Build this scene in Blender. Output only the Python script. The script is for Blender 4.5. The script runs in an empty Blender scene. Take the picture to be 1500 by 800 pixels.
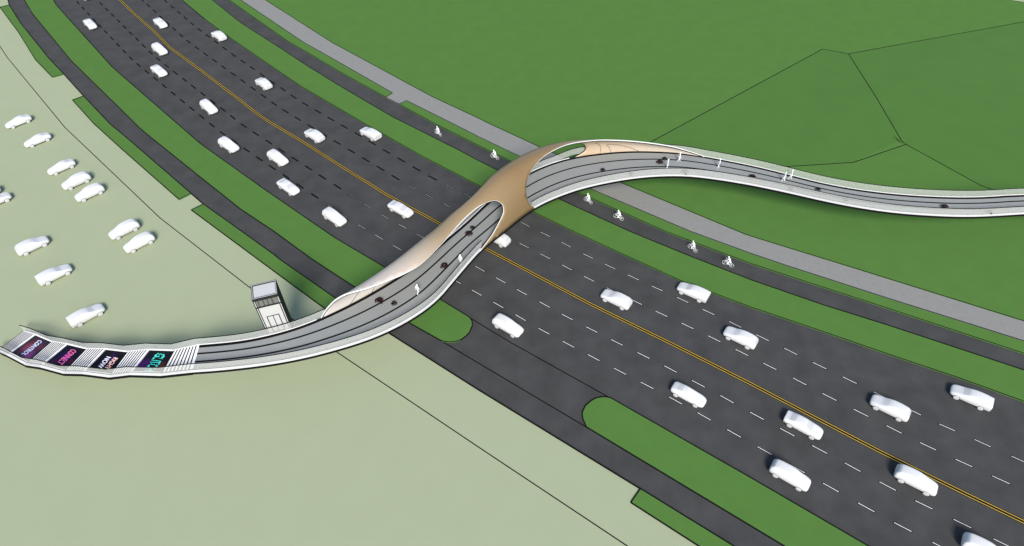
import bpy, bmesh, math, random
import numpy as np
from mathutils import Vector, Matrix
from mathutils.geometry import delaunay_2d_cdt
random.seed(7)
R = math.radians
SC = bpy.context.scene
COL = SC.collection

# ------------------------------------------------------------------ survey
# The photograph was calibrated on its lane grid (4 m lanes, 4 m dash pitch);
# at() gives the world point at height z seen at a photo position (1500 x 800).
FOC, TH, H = 950.0, R(47.33), 72.7
CT, ST = math.cos(TH), math.sin(TH)
def at(x, y, z=0.0):
    u, v = (x - 750) / FOC, (y - 400) / FOC
    d = Vector((u, CT - v * ST, -ST - v * CT))
    t = (z - H) / d.z
    return Vector((d.x * t, d.y * t, z))
def trace(pts, z=0.0, e0=0.0, e1=0.0):
    w = [at(x, y, z) for x, y in pts]
    if e0: w.insert(0, w[0] + (w[0] - w[1]).normalized() * e0)
    if e1: w.append(w[-1] + (w[-1] - w[-2]).normalized() * e1)
    return w
def crop(x0, y0, s, pts): return [(x0 + u / s, y0 + v / s) for u, v in pts]

# ------------------------------------------------------------------ materials
def mat(name, col, rough=0.85, var=0.0, scale=1.0, col2=None, spec=0.3, detail=4.0, scale2=None, var2=0.0, metal=0.0, bump=0.0):
    m = bpy.data.materials.new(name); m.use_nodes = True
    nt = m.node_tree; b = nt.nodes['Principled BSDF']
    b.inputs['Roughness'].default_value = rough
    b.inputs['Specular IOR Level'].default_value = spec
    b.inputs['Metallic'].default_value = metal
    c = (*col, 1)
    b.inputs['Base Color'].default_value = c
    if var or col2:
        tc = nt.nodes.new('ShaderNodeTexCoord')
        n = nt.nodes.new('ShaderNodeTexNoise'); n.inputs['Scale'].default_value = scale; n.inputs['Detail'].default_value = detail
        nt.links.new(tc.outputs['Object'], n.inputs['Vector'])
        r = nt.nodes.new('ShaderNodeValToRGB')
        lo = col2 if col2 else tuple(max(0, k * (1 - var)) for k in col)
        hi = col if col2 else tuple(k * (1 + var) for k in col)
        r.color_ramp.elements[0].position = .3; r.color_ramp.elements[1].position = .7
        r.color_ramp.elements[0].color = (*lo, 1); r.color_ramp.elements[1].color = (*hi, 1)
        nt.links.new(n.outputs['Fac'], r.inputs['Fac'])
        out = r.outputs['Color']
        if scale2:
            n2 = nt.nodes.new('ShaderNodeTexNoise'); n2.inputs['Scale'].default_value = scale2; n2.inputs['Detail'].default_value = 3
            nt.links.new(tc.outputs['Object'], n2.inputs['Vector'])
            mr = nt.nodes.new('ShaderNodeMapRange')
            mr.inputs['From Min'].default_value = .3; mr.inputs['From Max'].default_value = .7
            mr.inputs['To Min'].default_value = 1 - var2; mr.inputs['To Max'].default_value = 1 + var2
            nt.links.new(n2.outputs['Fac'], mr.inputs['Value'])
            mx = nt.nodes.new('ShaderNodeVectorMath'); mx.operation = 'SCALE'
            nt.links.new(out, mx.inputs[0]); nt.links.new(mr.outputs[0], mx.inputs['Scale'])
            out = mx.outputs['Vector']
        nt.links.new(out, b.inputs['Base Color'])
        if bump:
            bp = nt.nodes.new('ShaderNodeBump'); bp.inputs['Strength'].default_value = bump; bp.inputs['Distance'].default_value = .05
            nt.links.new(n.outputs['Fac'], bp.inputs['Height']); nt.links.new(bp.outputs['Normal'], b.inputs['Normal'])
    return m
M = {}
M['sage'] = mat('sage_paving', (.266, .298, .190), .95, .012, .25, scale2=6, var2=.012, spec=.1)
M['grass'] = mat('lawn_grass', (.058, .139, .032), .95, .05, 1.1, col2=(.066, .134, .029), scale2=.35, var2=.035, spec=.05, detail=6)
M['slope'] = mat('shaded_slope_grass', (.057, .127, .029), .95, .05, 9, scale2=.2, var2=.03, spec=.05, detail=6)  # shading of the mound's slopes put into a darker grass colour
M['asphalt'] = mat('asphalt', (.041, .041, .0402), .9, .17, .32, scale2=14, var2=.06, spec=.2, detail=5)
M['path'] = mat('grey_path_concrete', (.182, .181, .170), .9, .04, 1.2, scale2=16, var2=.08, spec=.2)
M['black'] = mat('dark_joint', (.006, .006, .006), .9, .2, 3, spec=.05)
M['white_paint'] = mat('white_road_paint', (.62, .62, .61), .7, .05, 6)
M['yellow'] = mat('yellow_road_paint', (.37, .245, .03), .7, .08, 5)
M['deck'] = mat('deck_grey', (.205, .213, .207), .7, .015, .6, spec=.2, scale2=25, var2=.03)
M['cap'] = mat('white_cap', (.54, .54, .53), .5, .02, 2)
M['tread'] = mat('stair_tread_white', (.7, .7, .69), .7, .03, 4)
M['car'] = mat('white_car_body', (.53, .53, .525), .42, .006, 1, spec=.4)
M['wheel'] = mat('white_wheel', (.46, .46, .46), .55, .02, 6)
M['wheelgap'] = mat('wheel_arch_dark', (.06, .06, .06), .9, .1, 8, spec=.1)
M['carshade'] = mat('car_window_shading', (.42, .425, .43), .3, .02, 2, spec=.5)  # shading on the white bodies, put into the grey of window panels
M['palewindow'] = mat('car_window_pale', (.52, .52, .52), .3, .02, 2, spec=.5)
M['carlamp'] = mat('car_lamp_grey', (.5, .5, .5), .25, .02, 9, spec=.5)
M['figure'] = mat('white_figure', (.8, .8, .8), .7, .02, 9)
M['leaf'] = mat('dark_red_leaf', (.032, .007, .009), .8, .0, 14, col2=(.006, .005, .005), spec=.1)
M['leafdark'] = mat('black_green_leaf', (.012, .011, .010), .8, .2, 14, spec=.1)
M['towerwall'] = mat('tower_white_panel', (.42, .42, .41), .6, .015, 1.5)
M['towerdark'] = mat('tower_black_louvre', (.012, .012, .013), .6, .3, 6)
M['towerglass'] = mat('tower_window_glass', (.13, .135, .12), .15, .12, .8, spec=.6)
M['slat'] = mat('dark_grey_slat', (.05, .05, .052), .6, .1, 4)
M['navy'] = mat('landing_grey', (.20, .20, .21), .8, .03, 3)

def glass_mat():
    m = bpy.data.materials.new('frosted_glass'); m.use_nodes = True; nt = m.node_tree
    b = nt.nodes['Principled BSDF']; b.inputs['Base Color'].default_value = (.60, .61, .58, 1); b.inputs['Roughness'].default_value = .5
    t = nt.nodes.new('ShaderNodeBsdfTransparent'); mx = nt.nodes.new('ShaderNodeMixShader'); mx.inputs[0].default_value = .5
    nz = nt.nodes.new('ShaderNodeTexNoise'); nz.inputs['Scale'].default_value = .4
    mr = nt.nodes.new('ShaderNodeMapRange'); mr.inputs['To Min'].default_value = .22; mr.inputs['To Max'].default_value = .26
    nt.links.new(nz.outputs['Fac'], mr.inputs['Value']); nt.links.new(mr.outputs[0], mx.inputs[0])
    nt.links.new(t.outputs[0], mx.inputs[1]); nt.links.new(b.outputs[0], mx.inputs[2])
    nt.links.new(mx.outputs[0], nt.nodes['Material Output'].inputs['Surface'])
    return m
M['glass'] = glass_mat()

def shell_mat(name, stops):
    # base colour pales towards both tips of the ribbon (u runs along the bridge)
    m = bpy.data.materials.new(name); m.use_nodes = True; nt = m.node_tree; b = nt.nodes['Principled BSDF']
    uv = nt.nodes.new('ShaderNodeUVMap'); uv.uv_map = 'along'
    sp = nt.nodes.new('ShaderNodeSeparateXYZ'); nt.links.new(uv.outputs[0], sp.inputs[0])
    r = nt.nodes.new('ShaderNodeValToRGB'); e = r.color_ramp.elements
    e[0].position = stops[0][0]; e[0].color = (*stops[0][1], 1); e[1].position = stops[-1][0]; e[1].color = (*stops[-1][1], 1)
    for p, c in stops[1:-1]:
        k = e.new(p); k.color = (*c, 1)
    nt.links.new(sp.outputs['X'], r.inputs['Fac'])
    nz = nt.nodes.new('ShaderNodeTexNoise'); nz.inputs['Scale'].default_value = .8; nz.inputs['Detail'].default_value = 5
    mr = nt.nodes.new('ShaderNodeMapRange'); mr.inputs['To Min'].default_value = .96; mr.inputs['To Max'].default_value = 1.04
    nt.links.new(nz.outputs['Fac'], mr.inputs['Value'])
    s = nt.nodes.new('ShaderNodeVectorMath'); s.operation = 'SCALE'
    nt.links.new(r.outputs['Color'], s.inputs[0]); nt.links.new(mr.outputs[0], s.inputs['Scale'])
    nt.links.new(s.outputs['Vector'], b.inputs['Base Color'])
    b.inputs['Roughness'].default_value = .38; b.inputs['Specular IOR Level'].default_value = .35
    return m
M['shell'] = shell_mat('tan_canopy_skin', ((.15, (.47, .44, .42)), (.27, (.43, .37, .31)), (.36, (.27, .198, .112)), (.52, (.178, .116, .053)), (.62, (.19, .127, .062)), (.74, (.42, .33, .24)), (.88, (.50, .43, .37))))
M['inner_bright'] = shell_mat('canopy_inner_brightened', ((.15, (.56, .52, .49)), (.30, (.54, .49, .43)), (.45, (.45, .34, .23)), (.60, (.44, .33, .22)), (.70, (.50, .39, .28)), (.78, (.52, .44, .35)), (.88, (.60, .53, .46))))  # inner face coloured brighter to offset the shade of the overhang

def poster_mat(name, base, spots):
    # printed poster: dark sheet with soft blots of colour fixed in the sheet's own UV
    m = bpy.data.materials.new(name); m.use_nodes = True; nt = m.node_tree; b = nt.nodes['Principled BSDF']
    b.inputs['Roughness'].default_value = .5; b.inputs['Specular IOR Level'].default_value = .15
    uv = nt.nodes.new('ShaderNodeUVMap'); uv.uv_map = 'sheet'
    nz = nt.nodes.new('ShaderNodeTexNoise'); nz.inputs['Scale'].default_value = 3; nz.inputs['Detail'].default_value = 3
    nt.links.new(uv.outputs[0], nz.inputs['Vector'])
    ad = nt.nodes.new('ShaderNodeVectorMath'); ad.operation = 'MULTIPLY_ADD'
    ad.inputs[1].default_value = (.16, .16, 0); nt.links.new(nz.outputs['Color'], ad.inputs[0]); nt.links.new(uv.outputs[0], ad.inputs[2])
    cur = None
    for (cx, cy, rad, col) in spots:
        d = nt.nodes.new('ShaderNodeVectorMath'); d.operation = 'DISTANCE'; d.inputs[1].default_value = (cx + .08, cy + .08, 0)
        fl = nt.nodes.new('ShaderNodeVectorMath'); fl.operation = 'MULTIPLY'; fl.inputs[1].default_value = (1, 1, 0)
        nt.links.new(ad.outputs[0], fl.inputs[0]); nt.links.new(fl.outputs[0], d.inputs[0])
        mr = nt.nodes.new('ShaderNodeMapRange'); mr.interpolation_type = 'SMOOTHSTEP'
        mr.inputs['From Min'].default_value = 0; mr.inputs['From Max'].default_value = rad; mr.inputs['To Min'].default_value = 1; mr.inputs['To Max'].default_value = 0
        nt.links.new(d.outputs['Value'], mr.inputs['Value'])
        mx = nt.nodes.new('ShaderNodeMix'); mx.data_type = 'RGBA'
        nt.links.new(mr.outputs[0], mx.inputs['Factor'])
        if cur is None: mx.inputs['A'].default_value = (*base, 1)
        else: nt.links.new(cur, mx.inputs['A'])
        mx.inputs['B'].default_value = (*col, 1); cur = mx.outputs['Result']
    nt.links.new(cur, b.inputs['Base Color'])
    return m

# ------------------------------------------------------------------ object helpers
def link(name, me, m=None, parent=None, smooth=False):
    o = bpy.data.objects.new(name, me); COL.objects.link(o)
    if m is not None:
        for k in (m if isinstance(m, (list, tuple)) else [m]): me.materials.append(k)
    if smooth:
        for p in me.polygons: p.use_smooth = True
    if parent is not None: o.parent = parent
    return o
def obj(name, bm, m=None, parent=None, smooth=False):
    me = bpy.data.meshes.new(name); bmesh.ops.recalc_face_normals(bm, faces=bm.faces[:]); bm.to_mesh(me); bm.free()
    return link(name, me, m, parent, smooth)
def tag(o, label, cat, group=None):
    o['label'] = label; o['category'] = cat
    if group: o['group'] = group
    return o
def thing(name, label, cat, loc=(0, 0, 0), rz=0, group=None):
    o = bpy.data.objects.new(name, None); COL.objects.link(o); o.location = loc; o.rotation_euler = (0, 0, rz)
    return tag(o, label, cat, group)
def struct(o, kind='structure'): o['kind'] = kind; return o
def copy_tree(o, parent=None):
    c = o.copy(); COL.objects.link(c)
    if parent is not None: c.parent = parent
    for ch in list(o.children): copy_tree(ch, c)
    return c
def slab(bm, top, z0):
    """closed slab: polygon top (list of Vectors) down to z0"""
    a = sum(top[i].x * top[(i + 1) % len(top)].y - top[(i + 1) % len(top)].x * top[i].y for i in range(len(top)))
    if a < 0: top = top[::-1]
    vt = [bm.verts.new(p) for p in top]; vb = [bm.verts.new((p.x, p.y, z0)) for p in top]
    bm.faces.new(vt); n = len(top)
    for i in range(n): bm.faces.new((vt[i], vb[i], vb[(i + 1) % n], vt[(i + 1) % n]))
    bm.faces.new(vb[::-1])
def box(bm, sx, sy, sz, c, mtx=None, mi=0):
    r = bmesh.ops.create_cube(bm, size=1)
    for v in r['verts']:
        v.co = Vector((v.co.x * sx, v.co.y * sy, v.co.z * sz)) + Vector(c)
        if mtx is not None: v.co = mtx @ v.co
    if mi:
        for f in {f for v in r['verts'] for f in v.link_faces}: f.material_index = mi
def offs(pl, d):
    """offset a polyline sideways (left positive) in plan"""
    out = []
    for i, p in enumerate(pl):
        a = pl[max(i - 1, 0)]; b = pl[min(i + 1, len(pl) - 1)]
        t = Vector((b.x - a.x, b.y - a.y, 0)).normalized(); n = Vector((-t.y, t.x, 0))
        k = 1.0
        if 0 < i < len(pl) - 1:
            t1 = Vector((p.x - a.x, p.y - a.y, 0)).normalized(); k = 1 / max(.5, abs(t1.dot(t)))
        out.append(p + n * d * k)
    return out
def ribbon(bm, pl, w, z0, z1, mi=0, d=0.0):
    """raised strip of width w along a polyline, from z0 to z1 (offsets from the line's z)"""
    L = offs(pl, d + w / 2); Rr = offs(pl, d - w / 2); V = []
    for a, b in zip(L, Rr):
        V.append([bm.verts.new((q.x, q.y, q.z + z)) for q, z in ((a, z0), (a, z1), (b, z1), (b, z0))])
    for i in range(len(V) - 1):
        for k in range(4):
            f = bm.faces.new((V[i][k], V[i + 1][k], V[i + 1][(k + 1) % 4], V[i][(k + 1) % 4])); f.material_index = mi
    for v in (V[0], V[-1]):
        f = bm.faces.new(v); f.material_index = mi
def tube(bm, pl, r, n=8, closed=False, cap=True, radii=None):
    rings = []; N = len(pl); up0 = Vector((0, 0, 1))
    for i, p in enumerate(pl):
        if closed: a, b = pl[i - 1], pl[(i + 1) % N]
        else: a, b = pl[max(i - 1, 0)], pl[min(i + 1, N - 1)]
        t = (b - a).normalized()
        s = t.cross(up0)
        if s.length < 1e-3: s = t.cross(Vector((1, 0, 0)))
        s.normalize(); u = s.cross(t); rr = radii[i] if radii else r
        rings.append([bm.verts.new(p + (s * math.cos(k * 2 * math.pi / n) + u * math.sin(k * 2 * math.pi / n)) * rr) for k in range(n)])
    for i in range(N if closed else N - 1):
        A, B = rings[i], rings[(i + 1) % N]
        for k in range(n): bm.faces.new((A[k], A[(k + 1) % n], B[(k + 1) % n], B[k]))
    if cap and not closed:
        bm.faces.new(rings[0][::-1]); bm.faces.new(rings[-1])

# ------------------------------------------------------------------ ground, roads, verges
bm = bmesh.new()
vs = [bm.verts.new(p) for p in ((-1500, -900, 0), (1500, -900, 0), (1500, 2500, 0), (-1500, 2500, 0))]; bm.faces.new(vs)
struct(obj('ground', bm, M['sage']))

FL = [(11.5, 0), (13.7, 7.7), (30, 34), (71.5, 85.8), (93.5, 109), (123.3, 142), (162, 183), (182.8, 200), (206, 220), (280, 284), (298, 299.5), (400, 372.6), (409, 380), (493.5, 439), (570, 488.6), (700, 571), (937.8, 716.4), (1073.6, 800)]
FR = [(35.7, 0), (48, 20.6), (104.5, 89.3), (206, 189), (219, 200), (244, 220), (300, 265), (353.5, 307.5), (400, 338.3), (457, 380), (520, 421.2), (598.8, 473), (647, 500), (750, 561.4), (859, 626), (1148, 800)]
ML = [(78.4, 0), (82.5, 7.7), (100, 27.4), (164.6, 99), (173.6, 107), (294, 211.5), (388, 278.5), (489.7, 348.5), (564, 392.5), (644, 438.6), (687, 465), (750, 503), (895, 583.9), (1100, 700.8), (1270.6, 800)]
MR = [(266, 0), (300, 28.3), (335.7, 55), (362, 73), (439.5, 126), (531.4, 180), (613.7, 226.8), (700, 271.6), (840.5, 340), (900, 367.4), (997, 411.8), (1090, 447), (1100, 450.7), (1200, 484.5), (1300, 519.2), (1403.7, 554), (1500, 588.8)]
BL = [(310.2, 0), (352, 33.5), (413.7, 73), (448.5, 96), (500, 127.8), (575, 171.8), (591.6, 180), (671, 220), (700, 235.5), (731, 251), (850, 306.5), (923.4, 340), (1010, 375.5), (1100, 410.6), (1205, 447), (1300, 476.8), (1500, 542.8)]
BR = [(335, 0), (421, 60.5), (442.9, 73), (498, 105.8), (565, 143), (584.5, 153), (633.8, 180), (700, 213.2), (748.5, 236.7), (850, 284), (975.6, 340), (1100, 386.8), (1150, 403.3), (1284, 447), (1500, 518.4)]
PL = [(352, 0), (445.7, 63.2), (463.5, 73), (500, 93.7), (575, 136.8), (595.5, 148), (659.8, 180), (700, 200.5), (760.8, 229.5), (863.7, 276.8), (1011, 339.5), (1100, 372), (1150, 389), (1300, 437.5), (1500, 500.3)]
PR = [(388, 0), (487, 63.2), (632.6, 142), (700, 173.4), (713, 180), (790.7, 216), (907.7, 267.4), (1092, 344), (1150, 362.2), (1250, 393), (1500, 471)]
V1T = [(644, 438.6), (687, 465), (691.5, 471), (692, 477), (688, 487), (682, 493.5), (674, 499), (666, 501.2), (658, 501.8), (647, 500)]
V2T = [(859, 626), (854, 614.7), (852.8, 608), (853.3, 603.4), (857.5, 595), (865.7, 587.8), (873, 583.8), (882, 582), (889, 582.2), (895, 583.9)]
EXT = 90
def strip_between(name, A, B, z, m, e0=EXT, e1=EXT):
    a = trace(A, z, e0, e1); b = trace(B, z, e0, e1)
    bm = bmesh.new(); slab(bm, a + b[::-1], 0.0 - .02); return struct(obj(name, bm, m))
ZR, ZG = .02, .12
# asphalt: frontage road, main road and the junction mouth between the two grass islands
strip_between('frontage_road', FL, FR, ZR, M['asphalt'])
strip_between('main_road', ML, MR, ZR + .004, M['asphalt'])
bm = bmesh.new(); slab(bm, trace([(640, 436), (687, 465), (750, 503), (900, 587), (900, 648), (859, 626), (750, 561.4), (630, 491)], ZR - .006), -.02)
struct(obj('junction_road', bm, M['asphalt']))
strip_between('cycle_road', BL, BR, ZR, M['asphalt'])
strip_between('footpath', PL, PR, ZG - .02, M['path'])
# link between footpath and cycle road through the thin verge
bm = bmesh.new(); slab(bm, trace([(565, 143), (575, 136.8), (595.5, 148), (584.5, 153)], ZG - .024), -.02)
struct(obj('path_link', bm, M['path']))
def verge(pts, name='grass_verge', z=ZG, m='grass'):
    bm = bmesh.new(); slab(bm, [at(x, y, z) if not isinstance(x, Vector) else x for x, y in pts], -.02)
    return struct(obj(name, bm, M[m]))
def poly_w(w, name, m):
    bm = bmesh.new(); slab(bm, w, -.02); return struct(obj(name, bm, M[m]))
def upto(L, x): return [p for p in L if p[0] <= x]
def frm(L, x): return [p for p in L if p[0] >= x]
V1L, V1R = upto(FR, 647), upto(ML, 644)
poly_w(trace(V1L, ZG, EXT) + [at(x, y, ZG) for x, y in V1T[::-1][1:-1]] + trace(V1R, ZG, EXT)[::-1], 'grass_verge', 'grass')
V2a, V2b = frm(FR, 859), frm(ML, 895)
poly_w(trace(V2a, ZG, 0, EXT)[::-1] + [at(x, y, ZG) for x, y in V2T[1:-1]] + trace(V2b, ZG, 0, EXT), 'grass_verge', 'grass')
poly_w(trace(MR, ZG, EXT, EXT) + trace(BL, ZG, EXT, EXT)[::-1], 'grass_verge', 'grass')
k1b, k1p = upto(BR, 565), upto(PL, 575)
poly_w(trace(k1b, ZG, EXT) + trace(k1p, ZG, EXT)[::-1], 'grass_verge', 'grass')
k2b, k2p = frm(BR, 584.5), frm(PL, 595.5)
poly_w(trace(k2b, ZG, 0, EXT) + trace(k2p, ZG, 0, EXT)[::-1], 'grass_verge', 'grass')
GA = [(0, 11), (27.5, 48), (52.2, 88), (77, 113.5)]
GB = [(106.4, 147), (137.5, 181.4), (158, 200), (180, 220), (262.5, 292.6)]
GC = [(280.4, 308), (377.5, 380), (400, 396.6), (476.5, 452.9), (520, 483.5)]
GD = [(924, 736.5), (1023, 800)]
SA = [(0, 11), (13.7, 7.7), (30, 34), (71.5, 85.8), (93.5, 109), (77, 113.5), (52.2, 88), (27.5, 48)]
SB = [(106.4, 147), (122.9, 141), (162, 183), (182.8, 200), (206, 220), (279.9, 283.9), (262.5, 292.6), (180, 220), (158, 200), (137.5, 181.4)]
SCp = [(280.4, 308), (297.7, 299.5), (400, 372.6), (409, 380), (493.5, 439), (541, 469.7), (520, 483.5), (476.5, 452.9), (400, 396.6), (377.5, 380)]
for s in (SA, SB, SCp): poly_w(trace(s, ZG), 'grass_verge', 'grass')
poly_w(trace([(937.8, 716.4), (1073.6, 800)], ZG, 0, EXT) + trace([(924, 736.5), (1023, 800)], ZG, 0, EXT)[::-1], 'grass_verge', 'grass')
# big lawn beyond the footpath
fa, fb = at(1478, 0, ZG), at(1500, 3.4, ZG); fd = (fb - fa).normalized()
pr = trace(PR, ZG, EXT, EXT)
LAWN = pr + [pr[-1] + Vector((200, 20, 0)), fb + fd * 160, fa - fd * 330]
poly_w(LAWN, 'lawn', 'grass')
# two faint slopes of the low mound in the lawn
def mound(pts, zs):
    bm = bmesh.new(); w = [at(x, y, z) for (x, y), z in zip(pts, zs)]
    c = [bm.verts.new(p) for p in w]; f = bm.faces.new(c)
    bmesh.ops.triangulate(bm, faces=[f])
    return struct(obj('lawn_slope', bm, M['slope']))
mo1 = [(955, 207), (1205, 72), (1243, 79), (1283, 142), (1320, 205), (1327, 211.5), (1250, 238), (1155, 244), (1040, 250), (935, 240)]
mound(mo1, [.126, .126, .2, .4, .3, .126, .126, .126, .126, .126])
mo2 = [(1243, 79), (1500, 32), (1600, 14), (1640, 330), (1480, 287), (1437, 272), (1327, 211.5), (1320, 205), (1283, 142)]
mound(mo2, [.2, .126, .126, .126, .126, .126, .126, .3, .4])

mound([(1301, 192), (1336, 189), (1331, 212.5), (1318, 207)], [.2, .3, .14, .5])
# dark joints and kerb edgings along every traced edge
bm = bmesh.new()
def kerb(pts, e0=0, e1=0, w=.15, z=ZG + .006, flat=False):
    pl = trace(pts, 0, e0, e1); ribbon(bm, pl, w, 0.0, (ZR + .012 if flat else z))
for L in (FL, MR, BL, BR, PR): kerb(L, EXT, EXT)
kerb(V1L, EXT); kerb(V1R, EXT); kerb(V1T); kerb(V2T); kerb(V2a, 0, EXT); kerb(V2b, 0, EXT)
kerb([(687, 465), (750, 503), (895, 583.9)], flat=True); kerb([(647, 500), (750, 561.4), (859, 626)], flat=True)
kerb(k1p, EXT); kerb([(565, 143), (575, 136.8)]); kerb(k2p, 0, EXT); kerb([(584.5, 153), (595.5, 148)])
kerb(GA); kerb([(0, 11), (13.7, 7.7)]); kerb([(77, 113.5), (93.5, 109)])
kerb(GB); kerb([(106.4, 147), (122.9, 141)]); kerb([(262.5, 292.6), (279.9, 283.9)])
kerb(GC); kerb([(280.4, 308), (297.7, 299.5)]); kerb([(520, 483.5), (541, 469.7)])
kerb(GD, 0, EXT); kerb([(924, 736.5), (937.8, 716.4)])
struct(obj('kerb_edging', bm, M['black']))
bm = bmesh.new()
kerb([(0, 68), (11, 84.7), (95.5, 187.3), (130, 220), (234.5, 319.5), (363.4, 419.4), (491.5, 514.6), (619, 600), (700, 654.4), (919, 800)], EXT, EXT, z=.012, w=.14)
struct(obj('paving_joint', bm, M['black']))
bm = bmesh.new()
def joint(pts, zs):
    for (a, za), (b, zb) in zip(list(zip(pts, zs))[:-1], list(zip(pts, zs))[1:]):
        ribbon(bm, [at(*a, za), at(*b, zb)], .16, -.01, .02)
joint([(945, 212.5), (1205, 72), (1243, 79), (1283, 142), (1320, 205), (1327, 211.5), (1437, 272), (1480, 287)], [.126, .126, .2, .4, .3, .126, .126, .126])
joint([(1243, 79), (1500, 32), (1600, 14)], [.2, .126, .126]); joint([(1327, 211.5), (1250, 238), (1155, 244), (1090, 247)], [.126] * 4)
joint([(1440, -6), (1478, 0), (1500, 3.4), (1560, 13)], [.126] * 4)
struct(obj('lawn_joint', bm, M['black']))

# ------------------------------------------------------------------ lane markings
YC = [(175.6, 0), (193.6, 17.4), (225.8, 46), (248.5, 69.6), (298, 106), (346.8, 143.2), (380.3, 169.3), (396.8, 180), (447.2, 210), (500, 243.8), (568, 286.2), (644.5, 328), (710, 363.6), (866.6, 446.4), (993.6, 508.5), (1100, 562.3), (1187, 608.2), (1287.3, 660.6), (1413.7, 723.2), (1500, 764.7)]
ROAD = trace(YC, ZR + .004, 60, 60)
bm = bmesh.new(); ribbon(bm, ROAD, .68, 0, .006); struct(obj('centre_line_base', bm, M['black']))
bm = bmesh.new()
for d in (-.185, .185): ribbon(bm, ROAD, .105, .002, .012, d=d)
struct(obj('centre_line', bm, M['yellow']))
S = 7.475
R1 = crop(100, 0, S, [(862, 48), (928, 107), (1000, 173), (1143, 303), (1218, 372), (1295, 440), (1385, 510)]) + crop(300, 73, S, [(83, 102), (182, 175), (285, 248), (392, 325), (502, 405), (615, 487), (728, 570), (850, 653), (985, 735)]) + [(488.9, 206)] + crop(500, 180, S, [(72, 287), (230, 382), (388, 475), (553, 575), (725, 680)]) + [(648.2, 297.7)] + crop(700, 340, S, [(452, 120), (683, 238), (917, 358), (1157, 482), (1405, 608)]) + [(959.9, 455.7), (997.7, 473.1), (1036.7, 491.6), (1076.9, 511.6), (1117.4, 531.7), (1160.9, 553.4), (1204.1, 576.1), (1249.8, 599.2), (1298, 623.3), (1346.8, 648), (1399, 672.4), (1452.8, 696.9)]
R2 = crop(100, 0, S, [(1122, 62), (1192, 122), (1265, 182), (1340, 247), (1418, 313)]) + crop(300, 73, S, [(290, 40), (392, 112), (496, 183), (603, 258), (712, 337), (828, 413), (943, 495), (1068, 577), (1205, 657), (1345, 738)]) + crop(500, 180, S, [(147, 107), (300, 198), (455, 292), (615, 382), (782, 480), (955, 580), (1145, 680), (1340, 775)]) + crop(700, 340, S, [(685, 0), (912, 110), (1148, 235), (1387, 350)]) + crop(900, 340, S, [(145, 468), (405, 590), (680, 712)]) + crop(900, 447, S, [(962, 45), (1252, 178)]) + crop(1100, 447, S, [(360, 470), (672, 625), (1000, 783)]) + [(1279.3, 574), (1375.2, 620.9), (1426.8, 643.6), (1480.9, 668)]
L1 = crop(100, 0, S, [(347, 28), (407, 88), (470, 152), (535, 213), (600, 280), (667, 347), (738, 415), (808, 487), (882, 560), (965, 632), (1057, 705), (1150, 780)]) + crop(300, 73, S, [(60, 548), (170, 632), (280, 718)]) + crop(300, 180, S, [(395, 10), (525, 97), (668, 190), (805, 280), (950, 375), (1100, 470), (1250, 570), (1412, 673)]) + crop(500, 287, S, [(250, 88), (430, 202), (622, 307), (820, 415)]) + crop(700, 340, S, [(195, 498), (425, 627), (672, 762)]) + [(822.4, 460), (857.9, 478.4), (894.6, 497.2), (933.2, 516.2), (972.6, 535.7), (1013, 556.9), (1054.8, 579.2), (1098, 603.5), (1142.1, 627.2), (1189, 652.3), (1236.9, 678), (1287.6, 705.5), (1340.1, 733.2), (1396, 760.3), (1454.5, 789)]
L2 = crop(100, 0, S, [(92, 15), (150, 77), (208, 140), (268, 203), (332, 270), (396, 335), (460, 403), (528, 475), (597, 547), (667, 623), (748, 695), (840, 770)]) + crop(300, 180, S, [(50, 3), (165, 95), (423, 275), (562, 370), (705, 467), (853, 565), (1165, 775)]) + crop(500, 287, S, [(178, 312), (365, 425), (562, 540)]) + [(754.6, 460.8), (788.3, 480.7), (823.7, 499.8), (860.5, 519.2), (938.1, 559.6), (979.6, 581.2), (1021.1, 604.2), (1064.5, 628.9), (1109.1, 654.1), (1205, 707.4), (1256.1, 736.3), (1309.1, 765.3), (1365, 794)]
bmb, bmw = bmesh.new(), bmesh.new()
for row, edge in ((R1, 0), (R2, 0), (L1, 0), (L2, 0)):
    w = trace(row, ZR + .004); starts = []
    for a, b in zip(w[:-1], w[1:]):
        n = max(1, round((b - a).length / 4.0))
        starts += [(a + (b - a) * (k / n), (b - a).normalized()) for k in range(n)]
    t = (w[-1] - w[-2]).normalized(); starts += [(w[-1] + t * 4 * k, t) for k in range(0, 12)]
    t = (w[1] - w[0]).normalized(); starts = [(w[0] - t * 4 * k, t) for k in range(10, 0, -1)] + starts
    for p, t in starts:
        far = p.length                       # white core narrows with distance and drops out far off
        ww = max(0, min(.072, .072 * (100 - far) / 36)); bw = .25 if far < 80 else .32
        ribbon(bmb, [p - t * .05, p + t * 1.97], bw, 0, .006)
        if ww > .02: ribbon(bmw, [p + t * .05, p + t * 1.88], ww, .002, .012)
struct(obj('lane_marking_base', bmb, M['black'])); struct(obj('lane_marking', bmw, M['white_paint']))

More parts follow.
